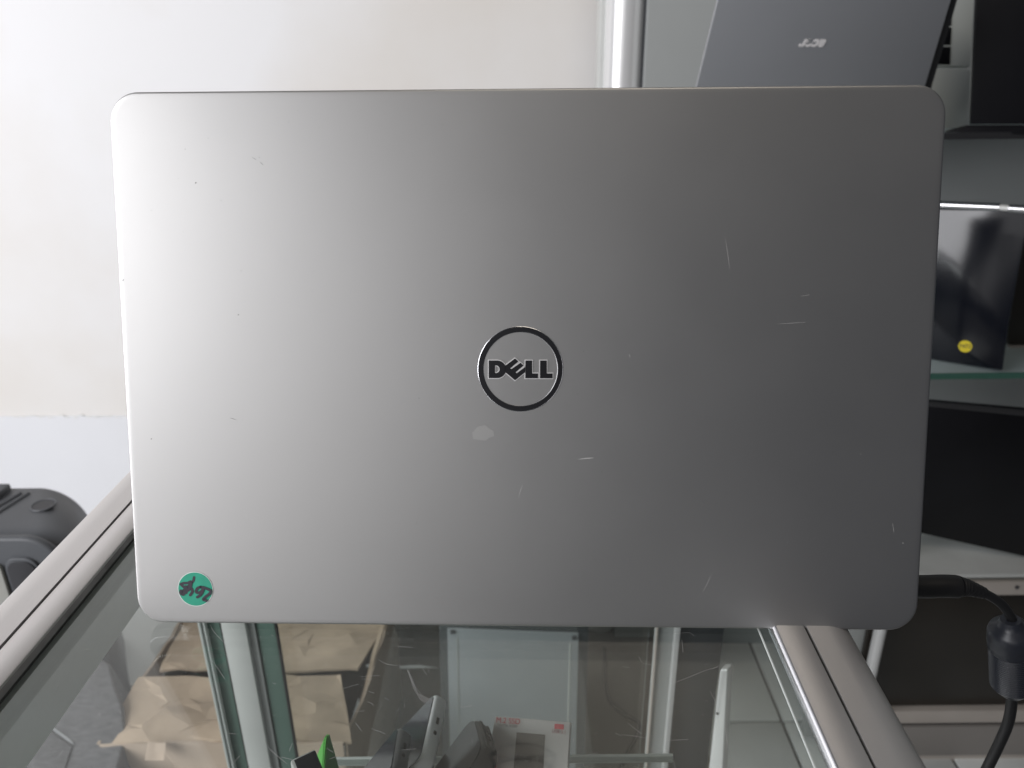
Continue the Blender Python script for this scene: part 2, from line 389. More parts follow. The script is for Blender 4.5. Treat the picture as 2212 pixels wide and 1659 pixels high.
def disc_bm(c, n, r, th, seg=40):
    a = n.orthogonal().normalized(); b = n.cross(a)
    return prism_bm([c+(a*math.cos(2*math.pi*k/seg)+b*math.sin(2*math.pi*k/seg))*r for k in range(seg)], n*th)
c4 = p4.hit(2085, 748)
rr = (p4.hit(2100, 748)-c4).length
ys = mesh_obj('sticker', disc_bm(c4+p4.n*.0003, p4.n, rr, .0003), M_yellow, L4)
text_obj('sticker_text', '7472', c4+p4.n*.001, p4.hit(2100, 748)-c4, p4.hit(2085, 738)-c4, .0085, M_ink, ys)
slab('keyboard_base', Pl(p4.o-p4.n*.07, p4.o-p4.n*.07+p4.n.orthogonal(), p4.o-p4.n*.07+p4.n.cross(p4.n.orthogonal())), [(1990, 700), (2150, 740), (2200, 470), (1990, 462)], .012, M_black, L4, bev=.001)
# 5 dark box / monitor edge right of it
pR = Pl(P(2200, 500, Y=1.22), P(2260, 500, Y=1.22), P(2200, 760, Y=1.21))
L5 = thing('dark_panel', 'dark brown panel standing at the right end of the middle shelf', 'panel', P(2210, 740, Y=1.22))
slab('board', pR, [(2180, 744), (2330, 744), (2330, 462), (2200, 462)], .012, M_recess, L5, bev=.001)
slab('foot', pR, [(2178, 790), (2330, 790), (2330, 748), (2182, 746)], .010, M_drawer, L5, bev=.001)

# 6 black laptop on lower shelf
p6 = Pl(P(1990, 866, Y=1.13), P(2212, 890, Y=1.10), P(1990, 1150, Y=1.16))
L6 = thing('laptop', 'matt black laptop lid tilted on the lowest glass shelf', 'laptop', P(2100, 1200, Y=1.15))
slab('screen_lid', p6, [(1940, 1141), (2212, 1202), (2300, 1216), (2300, 896), (2212, 886), (1940, 862)], .009, M_black, L6, bev=.001)
slab('lid_rim', Pl(p6.o+p6.n*.001, p6.hit(2100, 880)+p6.n*.001, p6.hit(2000, 1100)+p6.n*.001), [(1940, 872), (2300, 908), (2300, 895), (1940, 862)], .004, M_bezel, L6, bev=.0008)

# ================================================================== DARK PLASTIC CASE (left)
CY = 0.95
ch = thing('plastic_crate', 'dark grey moulded plastic case with hand hole, behind the left counter rail', 'case', P(40, 1300, Y=CY))
def XZ(px, py, Y=CY): return P(px, py, Y=Y)
# outline of the front shell, thick
out = [(-140, 1330), (-140, 1062), (-60, 1056), (25, 1056), (60, 1057), (95, 1063), (130, 1073), (155, 1086), (168, 1105), (172, 1130), (176, 1180), (182, 1330)]
# top: sloping shell built from stacked sections receding
bm = bmesh.new()
secs = []
for k, (dy, inset, dz) in enumerate([(0.0, .010, -.030), (.004, .004, -.012), (.012, .001, -.004), (.03, 0, 0), (.08, .028, .0), (.14, .060, .0), (.157, .085, -.01)]):
    ring = []
    n = 18; xl = XZ(-140, 1150).x; xr = XZ(176, 1150).x-inset; zt = XZ(60, 1145).z+dz; zb2 = -.95; rc = .07
    ring.append(Vector((xl, CY-.02+dy, zb2))); ring.append(Vector((xl, CY-.02+dy, zt)))
    for a in range(n+1):
        an = math.pi/2*(1-a/n); ring.append(Vector((xr-rc+rc*math.cos(an), CY-.02+dy, zt-rc+rc*math.sin(an))))
    ring.append(Vector((xr+.01, CY-.02+dy, zb2)))
    secs.append([bm.verts.new(v) for v in ring])
for a, b in zip(secs, secs[1:]):
    for i in range(len(a)-1): bm.faces.new((a[i], a[i+1], b[i+1], b[i]))
bm.faces.new(secs[0]); bm.faces.new(secs[-1][::-1])
mesh_obj('shell', bm, M_chair, ch, ang=50)
fy = CY-.02
# raised arch rib on the front, dark hand hole, pale panel
def arch(x0, x1, ztop, zbot, rc, y, th, name, m, par=ch, bev=.002):
    pts = [Vector((x0, y, zbot)), Vector((x0, y, ztop-rc))]
    for a in range(9): an = math.pi-math.pi/2*a/8; pts.append(Vector((x0+rc+rc*math.cos(an), y, ztop-rc+rc*math.sin(an))))
    for a in range(9): an = math.pi/2-math.pi/2*a/8; pts.append(Vector((x1-rc+rc*math.cos(an), y, ztop-rc+rc*math.sin(an))))
    pts.append(Vector((x1, y, zbot)))
    return mesh_obj(name, prism_bm(pts, Vector((0, th, 0)), bev, 3), m, par, ang=60)
f = lambda px, py: P(px, py, Y=fy)
arch(f(-120, 1200).x, f(143, 1200).x, f(60, 1153).z, -.95, .05, fy-.012, .014, 'front_rib', M_chair, bev=.006)
arch(f(22, 1200).x, f(93, 1200).x, f(60, 1192).z, f(60, 1330).z, .018, fy-.0165, .006, 'hand_hole_rim', M_chair, bev=.0015)
arch(f(27, 1200).x, f(88, 1200).x, f(60, 1198).z, f(60, 1330).z, .016, fy-.0185, .004, 'hand_hole', M_chair_dk, bev=.0005)
arch(f(-60, 1200).x, f(14, 1200).x, f(0, 1204).z, f(0, 1340).z, .010, fy-.0185, .006, 'pale_panel', M_chair_pale, bev=.001)
ctop = XZ(60, 1145).z
hc = P(94, 1091, Z=ctop+.001)
bmh = bmesh.new(); bmesh.ops.create_circle(bmh, cap_ends=True, segments=24, radius=.016); bmesh.ops.translate(bmh, vec=hc, verts=bmh.verts)
g = bmesh.ops.extrude_face_region(bmh, geom=bmh.faces[:]); bmesh.ops.translate(bmh, vec=(0, 0, .0006), verts=[v for v in g['geom'] if isinstance(v, bmesh.types.BMVert)])
mesh_obj('top_hole', bmh, M_chair_dk, ch)
mesh_obj('top_hole_rim', tube_bm([hc+Vector((.017*math.cos(a*math.pi/12), .017*math.sin(a*math.pi/12), 0)) for a in range(25)], .0016, 6), M_chair, ch)
for a, b in (((-30, 1110), (45, 1066)), ((-30, 1125), (62, 1066))):
    mesh_obj('top_ridge', tube_bm([P(*a, Z=ctop), P(*b, Z=ctop)], .0035, 8), M_chair, ch)
hb = P(0, 1052, Z=ctop+.012)
mesh_obj('handle', box_bm((hb.x-.055, hb.y-.005, ctop+.003), .125, .04, .016, bev=.004), M_chair, ch)

# ================================================================== GLASS COUNTER
cnt = thing('display_counter', 'glass topped display counter with aluminium rails under the silver laptop', 'counter', (0, .3, -1))
GT = 0.0
# rails: directions from two points on the rail's top plane
def railpts(a, b, z, y0=-.10, y1=.66):
    A, B = P(*a, Z=z), P(*b, Z=z); d = (B-A)/(B.y-A.y)
    return A+d*(y0-A.y), A+d*(y1-A.y)
def sect_rail(name, A, B, prof, m, par=cnt, ang=50):
    """extrude profile [(across, up)] from A to B; across is horizontal, to the right of travel"""
    d = (B-A).normalized(); r = d.cross(Vector((0, 0, 1))).normalized()
    pts = [A+r*x+Vector((0, 0, z)) for x, z in prof]
    return mesh_obj(name, prism_bm(pts, B-A), m, par, ang=ang)
RZ = .006
lo0, lo1 = railpts((0, 1301), (278, 1020), RZ)
lg0, lg1 = railpts((0, 1398), (284, 1082), RZ)
li0, li1 = railpts((0, 1475), (286, 1136), RZ)
wL = abs(lg0.x-lo0.x); wI = abs(li0.x-lg0.x)
def halfround(w, side, h=.034):
    """rail with a rounded outer shoulder; side=-1: round shoulder at -across"""
    p = []
    R = w*.62
    for k in range(13):
        a = math.pi/2*k/12
        p.append((side*(w-R+R*math.sin(math.pi/2-a)), -R*.55*(1-math.cos(math.pi/2-a))))
    p = [(side*w, -h)]+p+[(0, 0), (0, -h)]
    return p
sect_rail('left_rail', lg0+Vector((-.0006, 0, 0)), lg1+Vector((-.0006, 0, 0)), halfround(wL, -1), M_alu, ang=70)
sect_rail('left_rail_groove', lg0, lg1, [(-.0007, -.0015), (.0007, -.0015), (.0007, -.03), (-.0007, -.03)], M_groove)
sect_rail('left_rail_flat', lg0, lg1, [(.0009, -.0004), (.0014, 0), (wI-.0008, 0), (wI, -.0006), (wI, -.0045), (.0009, -.0045)], M_alu)
sect_rail('left_gasket', li0, li1, [(0, -.0012), (.0016, -.0026), (.0020, -.0052), (0, -.0052)], M_rubber)
sect_rail('left_rail_flange', li0, li1, [(-.003, -.0125), (.0, -.0125), (.0, -.05), (-.003, -.05)], M_alu_dull)
rg0, rg1 = railpts((1747, 1367), (1891, 1658), RZ)
rI0, rI1 = railpts((1681, 1363), (1812, 1659), RZ)
ro0, ro1 = railpts((1858, 1367), (2027, 1659), RZ)
wR = abs(ro0.x-rg0.x); wRi = abs(rI0.x-rg0.x)
sect_rail('right_rail', rg0+Vector((.0006, 0, 0)), rg1+Vector((.0006, 0, 0)), halfround(wR, 1), M_alu, ang=70)
sect_rail('right_rail_groove', rg0, rg1, [(-.0007, -.0015), (.0007, -.0015), (.0007, -.03), (-.0007, -.03)], M_groove)
sect_rail('right_rail_flat', rg0, rg1, [(-.0008, -.0002), (-.0012, 0), (-wRi+.0008, 0), (-wRi, -.0004), (-wRi, -.0045), (-.0008, -.0045)], M_alu)
sect_rail('right_trim', rI0, rI1, [(0, -.0002), (-.0014, -.0010), (-.0022, -.0052), (0, -.0052)], M_chrome)
sect_rail('right_inner_trim', rI0, rI1, [(-.0062, -.0055), (-.0068, -.0055), (-.0070, -.0060), (-.0062, -.0060)], M_gedge_l)
# glass top
def quadZ(a, b, c, d_, z): return [Vector((p.x, p.y, z)) for p in (a, b, c, d_)]
gl = mesh_obj('glass_top', prism_bm(quadZ(lg0+Vector((.002, 0, 0)), rg0-Vector((.002, 0, 0)), rg1-Vector((.002, 0, 0)), lg1+Vector((.002, 0, 0)), 0), Vector((0, 0, -.006))), M_glass, cnt, smooth=False)
# front and back rails (outside the picture or hidden behind the laptop)
for nm, a, b in (('front_rail', lo0, ro0), ('back_rail', lo1, ro1)):
    mesh_obj(nm, box_bm(((a.x+b.x)/2, a.y-.02 if nm == 'front_rail' else a.y+.02, -.012), b.x-a.x, .04, .036, bev=.004), M_alu, cnt)
FB = .645       # plane of the sliding doors at the far side
# far side stiles seen down through the top
def vbar(name, x0, x1, yref, Y, depth, m, zt=-.03, zb=-.80, par=cnt, bev=.0006):
    a, b = P(x0, yref, Y=Y).x, P(x1, yref, Y=Y).x
    return mesh_obj(name, box_bm(((a+b)/2, Y+depth/2, (zt+zb)/2), b-a, depth, zt-zb, bev=bev), m, par)
vb = dict(yref=1500, Y=FB)
def at15(x0, y0, x1, y1): return x0+(x1-x0)*(1500-y0)/(y1-y0)
def stile(items, Y):
    for nm, xt, xb, m, dy, dep in items:
        a = at15(xt[0], 1350, xb[0], 1659); b = at15(xt[1], 1350, xb[1], 1659)
        vbar(nm, a, b, 1500, Y+dy, dep, m)
stile([('door_glass_edge', (431, 437), (487, 492), M_gedge_l, -.004, .006),
       ('door_glass_edge', (438, 443), (493, 496), M_rubber, .0, .006),
       ('door_glass_edge', (443, 448), (496, 499), M_gedge_l, -.004, .006),
       ('door_pane_edge', (448, 479), (499, 530), M_gside, .004, .004),
       ('stile_gap', (479, 482), (530, 532), M_groove, .003, .006),
       ('door_stile', (482, 534), (532, 580), M_alu_dull, -.004, .02),
       ('door_stile_return', (534, 556), (580, 596), M_backpan, .002, .02),
       ('stile_gap', (556, 559), (596, 598), M_groove, .004, .01),
       ('door_pane_edge', (559, 597), (598, 637), M_gside, .005, .004),
       ('stile_gap', (597, 601), (637, 640), M_groove, .004, .006)], FB)
stile([('door_glass_edge', (1416, 1420), (1399, 1403), M_base_al, -.004, .006),
       ('door_stile', (1420, 1453), (1403, 1434), M_backpan, .0, .02),
       ('stile_gap', (1453, 1455), (1434, 1436), M_groove, .001, .006),
       ('door_edge_strip', (1455, 1467), (1436, 1447), M_white_post, -.004, .01),
       ('smoked_pane', (1467, 1560), (1447, 1533), M_tower_dk, .006, .004)], FB)
# sliding door glass, back bottom rail, side panes, corner posts, deck
xl_, xr_ = li1.x, rg1.x
mesh_obj('sliding_door_pane', box_bm(((P(470, 1500, Y=FB).x+xr_)/2, FB+.028, -.42), (xr_-P(470, 1500, Y=FB).x)-.002, .004, .76), M_glass2, cnt, smooth=False)
mesh_obj('base_deck', box_bm(((lg0.x+rg0.x)/2, .28, -.82), rg0.x-lg0.x-.01, .72, .03), M_alu_dull, cnt)
for (a, b) in ((lg0, lg1), (rg0, rg1)):
    for q in (a,):
        mesh_obj('corner_post', box_bm((q.x, q.y, -.52), .03, .03, .96, bev=.003), M_alu, cnt)
# inner glass shelf near the front
SZ = -.225
sy = P(1106, 1637, Z=SZ).y
shx = P(700, 1637, Z=SZ).x; shr = P(1455, 1637, Z=SZ).x
sh = mesh_obj('glass_shelf', box_bm(((shx+shr)/2, (sy-.05)/2, SZ-.003), shr-shx, sy+.05, .006), M_glass2, cnt, smooth=False)
mesh_obj('shelf_front_edge', box_bm(((shx+shr)/2, sy+.001, SZ-.003), shr-shx, .002, .007), M_gedge_l, sh)

# scratches in the glass top
bm = bmesh.new()
def scr(pts, w=.00008, z=.0003, k=5):
    pp = spline([P(*p, Z=z) for p in pts], k) if len(pts) > 2 else [P(*p, Z=z) for p in pts]
    n = len(pp); L_, R_ = [], []
    for i, p in enumerate(pp):
        t_ = (pp[min(i+1, n-1)]-pp[max(i-1, 0)]).normalized(); s = Vector((t_.y, -t_.x, 0))*w*(.35+.65*math.sin(math.pi*(i+.3)/(n)))
        L_.append(bm.verts.new(p+s)); R_.append(bm.verts.new(p-s))
    for i in range(n-1): bm.faces.new((L_[i], L_[i+1], R_[i+1], R_[i]))
c2 = lambda x, y: (378+x*.2441, 1317.6+y*.2441)     # two close looks at the glass
c4_ = lambda x, y: (1242+x*.2685, 1317.6+y*.2685)
for s in ([(310, 130), (350, 200), (445, 300)], [(330, 445), (440, 610)], [(800, 1190), (870, 1260), (990, 1360)], [(940, 1300), (1040, 1325)],
          [(500, 1370), (575, 1290)], [(1800, 440), (1880, 480), (2005, 492)], [(1640, 590), (1810, 580)], [(1650, 612), (1740, 612)],
          [(1490, 695), (1625, 655)], [(2150, 460), (2230, 575)], [(2055, 535), (2100, 640), (2190, 760)], [(1855, 775), (1890, 800)],
          [(1700, 812), (1745, 830), (1752, 850)], [(1740, 1050), (1860, 1095)], [(1340, 1222), (1400, 1260)], [(1365, 1320), (1420, 1300)],
          [(2000, 1240), (2130, 1228)], [(1570, 900), (1670, 895)], [(860, 645), (895, 655)], [(1010, 1250), (1040, 1180)], [(1815, 172), (1850, 172)],
          [(2030, 830), (2032, 860)], [(1650, 1070), (1600, 1000)], [(1950, 910), (1985, 870)], [(1710, 720), (1760, 735)], [(450, 1090), (540, 1098)],
          [(1940, 318), (2010, 325), (2110, 332)], [(870, 232), (855, 222)], [(1870, 205), (1890, 210)], [(2640, 945), (2535, 862), (2630, 848)][1:]):
    scr([c2(*p) for p in s])
for s in ([(765, 597), (900, 548), (1040, 490), (1150, 458)], [(1085, 650), (1130, 740), (1165, 835)], [(1200, 830), (1215, 1000), (1270, 1270)],
          [(370, 1002), (480, 1015), (590, 1033)], [(735, 1050), (910, 1042)], [(425, 910), (535, 997)], [(545, 430), (615, 440)], [(380, 457), (440, 463)],
          [(1600, 1070), (1700, 1110), (1810, 1138)], [(1740, 985), (1850, 1020), (1950, 1060)], [(325, 990), (370, 1012)], [(860, 240), (870, 340)],
          [(920, 178), (960, 210)], [(1310, 1255), (1360, 1190)], [(1620, 972), (1650, 980)], [(100, 1165), (180, 1150)], [(515, 375), (535, 420)],
          [(1280, 1110), (1310, 1200)], [(1100, 480), (1190, 430), (1240, 380)], [(790, 188), (920, 182)]):
    scr([c4_(*p) for p in s], w=.00007)
c8 = lambda x, y: (x/2.9/1.8517, 1350+y/2.9/1.8517)
for s in ([(965, 285), (1080, 278)], [(665, 720), (668, 745)], [(1870, 790), (1920, 770)], [(1140, 1020), (1160, 1060)], [(1600, 640), (1720, 610)], [(1740, 148), (2030, 150)],
          [(680, 1530), (730, 1450)], [(600, 1480), (660, 1460)], [(1840, 290), (1855, 380)]):
    scr([c8(*p) for p in s], w=.00006)
rs = random.Random(3)
for i in range(130):
    x = rs.uniform(230, 1740); y = 1365+rs.random()**.8*294; a = rs.uniform(-.7, .5)+(1.5 if rs.random() < .3 else 0); l = rs.choice((1.5, 2, 3, 5, 8))
    scr([(x, y), (x+l*math.cos(a), y+l*math.sin(a))], w=rs.uniform(.000025, .00006))
o = mesh_obj('scratch_marks', bm, M_scratch, gl); o['kind'] = 'stuff'
# sticky residue streak near the white phone
bm = bmesh.new()
c7 = lambda x, y: (810+x*.2441, 1317.6+y*.2441)
vs = [bm.verts.new(P(*c7(*p), Z=.0005)) for p in [(285, 530), (300, 535), (345, 640), (380, 735), (450, 770), (520, 800), (500, 820), (440, 825), (400, 800), (335, 690)]]
bm.faces.new(vs)
M_tape = glass_mat('tape_residue', (.62, .62, .62), 1.0, .2, dust=.22)
o = mesh_obj('residue', bm, M_tape, gl)

# ================================================================== THINGS SEEN THROUGH THE GLASS
# --- PC tower
TY = .95
pt = Pl(P(965, 1362, Y=TY), P(1250, 1368, Y=TY), P(973, 1659, Y=TY))
tw = thing('computer_tower', 'grey steel computer tower with corner screws standing on the floor under the counter', 'computer', P(1106, 1900, Y=TY))
slab('face_panel', pt, [(966, 1359), (1250, 1369), (1238, 1900), (978, 1900)], .004, M_tower, tw, bev=.001)
ptb = Pl(pt.o-pt.n*.0045, pt.hit(1200, 1400)-pt.n*.0045, pt.hit(1000, 1600)-pt.n*.0045)
slab('chassis', ptb, [(948, 1352), (1272, 1362), (1256, 1900), (962, 1900)], .38, M_tower_dk, tw, bev=.003)
for x, y in ((978, 1364), (1241, 1377)):
    c = pt.hit(x, y); mesh_obj('screw', disc_bm(c, pt.n, .0042, .002, 12), M_screw, tw)
pf = Pl(pt.o+pt.n*.0008, pt.hit(1200, 1400)+pt.n*.0008, pt.hit(1000, 1600)+pt.n*.0008)
slab('vent_slot', pf, [(986, 1376), (989, 1376), (994, 1640), (991, 1640)], .0006, M_backpan, tw)
slab('side_fold', pf, [(1230, 1390), (1233, 1390), (1224, 1700), (1221, 1700)], .0012, M_alu_dull, tw)

# --- cardboard box with two flaps
bz = -.62
cb = thing('cardboard_box', 'large crumpled brown cardboard box with flaps half closed beyond the left door stile', 'box', P(480, 1700, Z=-1.0))
A = P(218, 1606, Z=bz); B = P(742, 1602, Z=bz)
dn = Vector((0, 0, -.38))
mesh_obj('front_panel', grid_sheet_bm(A+dn, B+dn, B, A, 16, 8, .004, .004, 12, 1.0, jit=1.4), M_card2, cb, ang=25)
G0 = P(300, 1462, Z=bz+.01); G1 = P(735, 1457, Z=bz+.012)
mesh_obj('flap', grid_sheet_bm(A+Vector((-.006, 0, .001)), B+Vector((.012, 0, .001)), G1, G0, 15, 8, 0.0060, .004, 11, 2.0, 1.0, jit=1.5), M_card, cb, ang=11)
K0 = P(405, 1325, Z=bz-.02); K1 = P(850, 1310, Z=bz-.02)
mesh_obj('flap', grid_sheet_bm(P(345, 1449, Z=bz-.004), P(772, 1444, Z=bz-.002), K1, K0, 15, 7, 0.0060, .004, 11, 5.0, 1.0, jit=1.5), M_card, cb, ang=11)
mesh_obj('side_panel', grid_sheet_bm(B+dn, P(850, 1310, Z=bz-.02)+dn, P(850, 1310, Z=bz-.025), B+Vector((.004, 0, -.004)), 20, 20, .004, .004, 9, 3.0), M_card2, cb, ang=25)
mesh_obj('side_panel', grid_sheet_bm(A+dn, K0+dn, K0, A, 20, 20, .004, .004, 9, 4.0), M_card2, cb, ang=25)
mesh_obj('side_flap', grid_sheet_bm(P(762, 1572, Z=bz-.03), P(768, 1572, Z=bz-.03), P(832, 1345, Z=bz), P(822, 1345, Z=bz), 3, 20, .003, .003, 9, 6.0), M_card, cb, ang=25)
mesh_obj('tape', grid_sheet_bm(P(318, 1612, Z=bz+.012)+Vector((0, -.012, -.012)), P(360, 1613, Z=bz+.012)+Vector((0, -.012, -.012)), P(360, 1604, Z=bz+.012), P(318, 1603, Z=bz+.012), 6, 3, .002, .0005, 30, 7.0), M_card2, cb)
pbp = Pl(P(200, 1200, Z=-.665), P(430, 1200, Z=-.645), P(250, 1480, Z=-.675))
pbt = thing('lit_floor_slab', 'pale grey slab added in place of lit floor between the grey bag and the cardboard box', 'board', P(300, 1500, Z=-1.0))  # added slab; its pale colour supplies the brightness of lit floor
slab('board', pbp, [(120, 1180), (520, 1180), (420, 1400), (330, 1479), (180, 1483)], .03, mat('lit_floor_pale', (.80, .82, .83), .5, var=.05, vscale=4), pbt, bev=.002)
mesh_obj('inner_shade_sheet', grid_sheet_bm(P(250, 1600, Z=bz-.07), P(745, 1600, Z=bz-.07), P(820, 1330, Z=bz-.07), P(380, 1330, Z=bz-.07), 10, 10, .004, .004, 9, 8.0), M_card_dk, cb, ang=25)  # dark sheet added under the flaps as the shade inside the box
# --- dark brown carton behind
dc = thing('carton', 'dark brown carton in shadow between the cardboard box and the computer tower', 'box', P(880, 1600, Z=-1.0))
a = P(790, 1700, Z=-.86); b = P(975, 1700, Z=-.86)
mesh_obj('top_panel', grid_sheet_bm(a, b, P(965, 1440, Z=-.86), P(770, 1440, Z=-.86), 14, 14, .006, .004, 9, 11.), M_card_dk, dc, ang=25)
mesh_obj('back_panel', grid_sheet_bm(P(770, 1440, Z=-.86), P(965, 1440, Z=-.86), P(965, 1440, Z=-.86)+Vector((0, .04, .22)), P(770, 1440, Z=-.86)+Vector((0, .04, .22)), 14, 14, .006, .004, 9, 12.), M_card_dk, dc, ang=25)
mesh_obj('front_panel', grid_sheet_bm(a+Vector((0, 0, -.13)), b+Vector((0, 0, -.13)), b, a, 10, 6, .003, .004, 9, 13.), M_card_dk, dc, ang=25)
# --- dark sheet added for the floor's shade behind the right hand stile
o = mesh_obj('floor_shade', box_bm(P(1335, 1500, Z=-.985)+Vector((0, .02, 0)), .31, .62, .012, bev=.003), mat('floor_shade_brown', (.16, .145, .125), .8, var=.25, vscale=7)); single(o, 'greyish brown sheet added as shade on the tiles right of the computer tower', 'stand-in')
# cables lying on the shade sheet
o = mesh_obj('loose_cable', tube_bm(spline([P(1305, 1400, Z=-.97), P(1308, 1470, Z=-.97), P(1318, 1515, Z=-.97), P(1345, 1540, Z=-.97), P(1380, 1565, Z=-.97), P(1370, 1600, Z=-.97), P(1345, 1650, Z=-.97), P(1335, 1700, Z=-.97)]), .004, 8), M_cable); single(o, 'thin dark cable curling across the shaded floor', 'cable')

# --- grey woven bag / carton left
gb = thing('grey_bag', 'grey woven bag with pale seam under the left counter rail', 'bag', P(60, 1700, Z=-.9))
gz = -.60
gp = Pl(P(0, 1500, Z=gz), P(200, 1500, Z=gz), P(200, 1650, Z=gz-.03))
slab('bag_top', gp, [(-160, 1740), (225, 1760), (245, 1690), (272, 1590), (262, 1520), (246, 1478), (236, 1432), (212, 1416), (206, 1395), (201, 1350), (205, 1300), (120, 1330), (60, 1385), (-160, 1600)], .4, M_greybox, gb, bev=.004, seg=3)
sm = Pl(gp.o+gp.n*.0015, gp.hit(100, 1500)+gp.n*.0015, gp.hit(0, 1600)+gp.n*.0015)
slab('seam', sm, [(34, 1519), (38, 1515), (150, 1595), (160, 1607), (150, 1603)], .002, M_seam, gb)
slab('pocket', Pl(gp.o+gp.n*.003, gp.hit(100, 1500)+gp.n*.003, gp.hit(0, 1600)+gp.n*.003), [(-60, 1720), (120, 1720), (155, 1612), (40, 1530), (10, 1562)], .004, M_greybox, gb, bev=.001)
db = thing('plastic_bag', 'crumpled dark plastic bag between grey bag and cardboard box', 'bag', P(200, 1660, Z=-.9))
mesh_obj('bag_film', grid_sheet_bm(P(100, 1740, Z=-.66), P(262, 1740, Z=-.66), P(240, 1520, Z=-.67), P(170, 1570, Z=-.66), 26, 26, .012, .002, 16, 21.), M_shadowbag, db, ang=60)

# --- phones and packs on the inner shelf
def phone(name, label, a, Ya, px_dir, wid, length, th, mframe, mscreen, edge_in=-.046, holes=True, rad=.008):
    """a = far end of the short edge; px_dir = second point of the short edge"""
    p0 = P(*a, Y=Ya)
    q = ray(*px_dir).normalized(); v = q
    # second point at distance wid from p0, on the near side
    w = CAM-p0; bq = w.dot(v); cq = w.dot(w)-wid*wid; disc = max(bq*bq-cq, 0)
    t_ = -bq-math.sqrt(disc); p1 = CAM+v*t_
    u = (p1-p0).normalized()
    view = (CAM-p0).normalized()
    # long axis: across the picture to the lower left, perpendicular to u, dipping away
    left = (RIGHT*-.66+UP*-.80+FWD*.10); l = (left-u*left.dot(u)).normalized()
    n = u.cross(l); n = n if n.dot(view) > 0 else -n
    t0 = thing(name, label, 'phone', p0-n*th)
    def outline(ins, r):
        pts = []
        for (su, sl, a0) in ((1, 1, 0), (0, 1, 90), (0, 0, 180), (1, 0, 270)):
            cu = wid-ins-r if su else ins+r; cl = length-ins-r if sl else ins+r
            for k in range(7):
                an = math.radians(a0+90*k/6); pts.append((cu+r*math.cos(an), cl+r*math.sin(an)))
        return pts
    body = [p0+u*x+l*y for x, y in outline(0, rad)]
    mesh_obj('frame', prism_bm(body, -n*th, th*.28, 3), mframe, t0, ang=60)
    scr_ = [p0+u*x+l*y+n*.0004 for x, y in outline(.0022, rad*.8)]
    mesh_obj('screen', prism_bm(scr_, -n*.001), mscreen, t0)
    if holes:
        for fr in (.42, .60):
            c = p0+u*wid*fr-n*th*.5-l*.0002
            mesh_obj('port', box_bm(c, .006 if fr == .42 else .003, .0012, .0022, Matrix((u, l, n)).transposed(), bev=.0005), M_groove, t0)
    return t0, p0, u, l, n
phone('phone', 'white framed phone propped at an angle on the inner shelf', (943, 1492), .415, (912, 1634), .064, .135, .011, M_phone_w, M_phone_scr, rad=.005)
phone('phone', 'black phone with thin chrome rim left of the white phone', (866, 1560), .375, (848, 1665), .056, .13, .011, mat('dark_grey_phone', (.06, .062, .068), .3), M_phone_scr, rad=.008)
t0, p0, u, l, n = phone('phone', 'rounded black phone right of the white phone', (1026, 1540), .405, (1048, 1618), .062, .135, .014, M_phone_b, mat('phone_glass_dark', (.008, .009, .011), .12, spec=.15), rad=.013)
for k in (0, 1):
    mesh_obj('side_band', prism_bm([p0+u*(.010+.0*k)-l*.0004-n*(.003+.006*k), p0+u*.052-l*.0004-n*(.003+.006*k), p0+u*.052-l*.0004-n*(.005+.006*k), p0+u*.010-l*.0004-n*(.005+.006*k)], l*.001), M_groove, t0)
# phone stands: dark ball grips beneath
for (x, y, Y_, lab) in ((880, 1590, .42, 'dark blue round phone stand between the two left phones'), (1103, 1652, .385, 'dark round stand in front of the white packaging card')):
    c = P(x, y, Y=Y_); st = thing('phone_stand', lab, 'stand', (c.x, c.y, SZ))
    b = bmesh.new(); bmesh.ops.create_uvsphere(b, u_segments=20, v_segments=12, radius=.0115); bmesh.ops.translate(b, vec=c+Vector((0, 0, -.010)), verts=b.verts)
    mesh_obj('ball', b, M_ferrite, st)
    mesh_obj('stem', tube_bm([Vector((c.x, c.y, SZ)), c+Vector((0, 0, -.012))], .006, 12), M_ferrite, st)
    mesh_obj('foot', tube_bm([Vector((c.x, c.y, SZ)), Vector((c.x, c.y, SZ+.004))], .018, 24), M_ferrite, st)
# SSD pack
ps = Pl(P(1068, 1547, Y=.405), P(1232, 1560, Y=.395), P(1056, 1640, Y=.385))
pk_ = thing('ssd_package', 'white storage drive package with grey window and small red square', 'package', P(1140, 1665, Y=.38))
slab('card', ps, [(1069, 1547), (1232, 1560), (1226, 1659), (1223, 1715), (1044, 1715), (1054, 1640)], .009, M_pack, pk_, bev=.0006)
pw = Pl(ps.o+ps.n*.0004, ps.hit(1200, 1570)+ps.n*.0004, ps.hit(1100, 1640)+ps.n*.0004)
slab('window', pw, [(1116, 1582), (1177, 1587), (1172, 1700), (1106, 1700)], .0005, M_packwin, pk_)
slab('red_square', pw, [(1198, 1563.5), (1218, 1565), (1217.5, 1576), (1197.5, 1574.5)], .0003, M_redprint, pk_)
dx = ps.hit(1200, 1557+1)-ps.hit(1100, 1550); dyv = ps.hit(1120, 1550)-ps.hit(1118, 1580)
for s, x, y, sz, mm in (('M.2 SSD', 1098, 1557.6, .0050, M_redprint), ('NVMe 4000', 1096, 1567.5, .0028, M_greyprint), ('USB 3.1', 1208, 1581, .0031, M_pinkprint)):
    text_obj('print', s, ps.hit(x, y)+ps.n*.0009, dx, dyv, sz, mm, pk_, extrude=.00005)
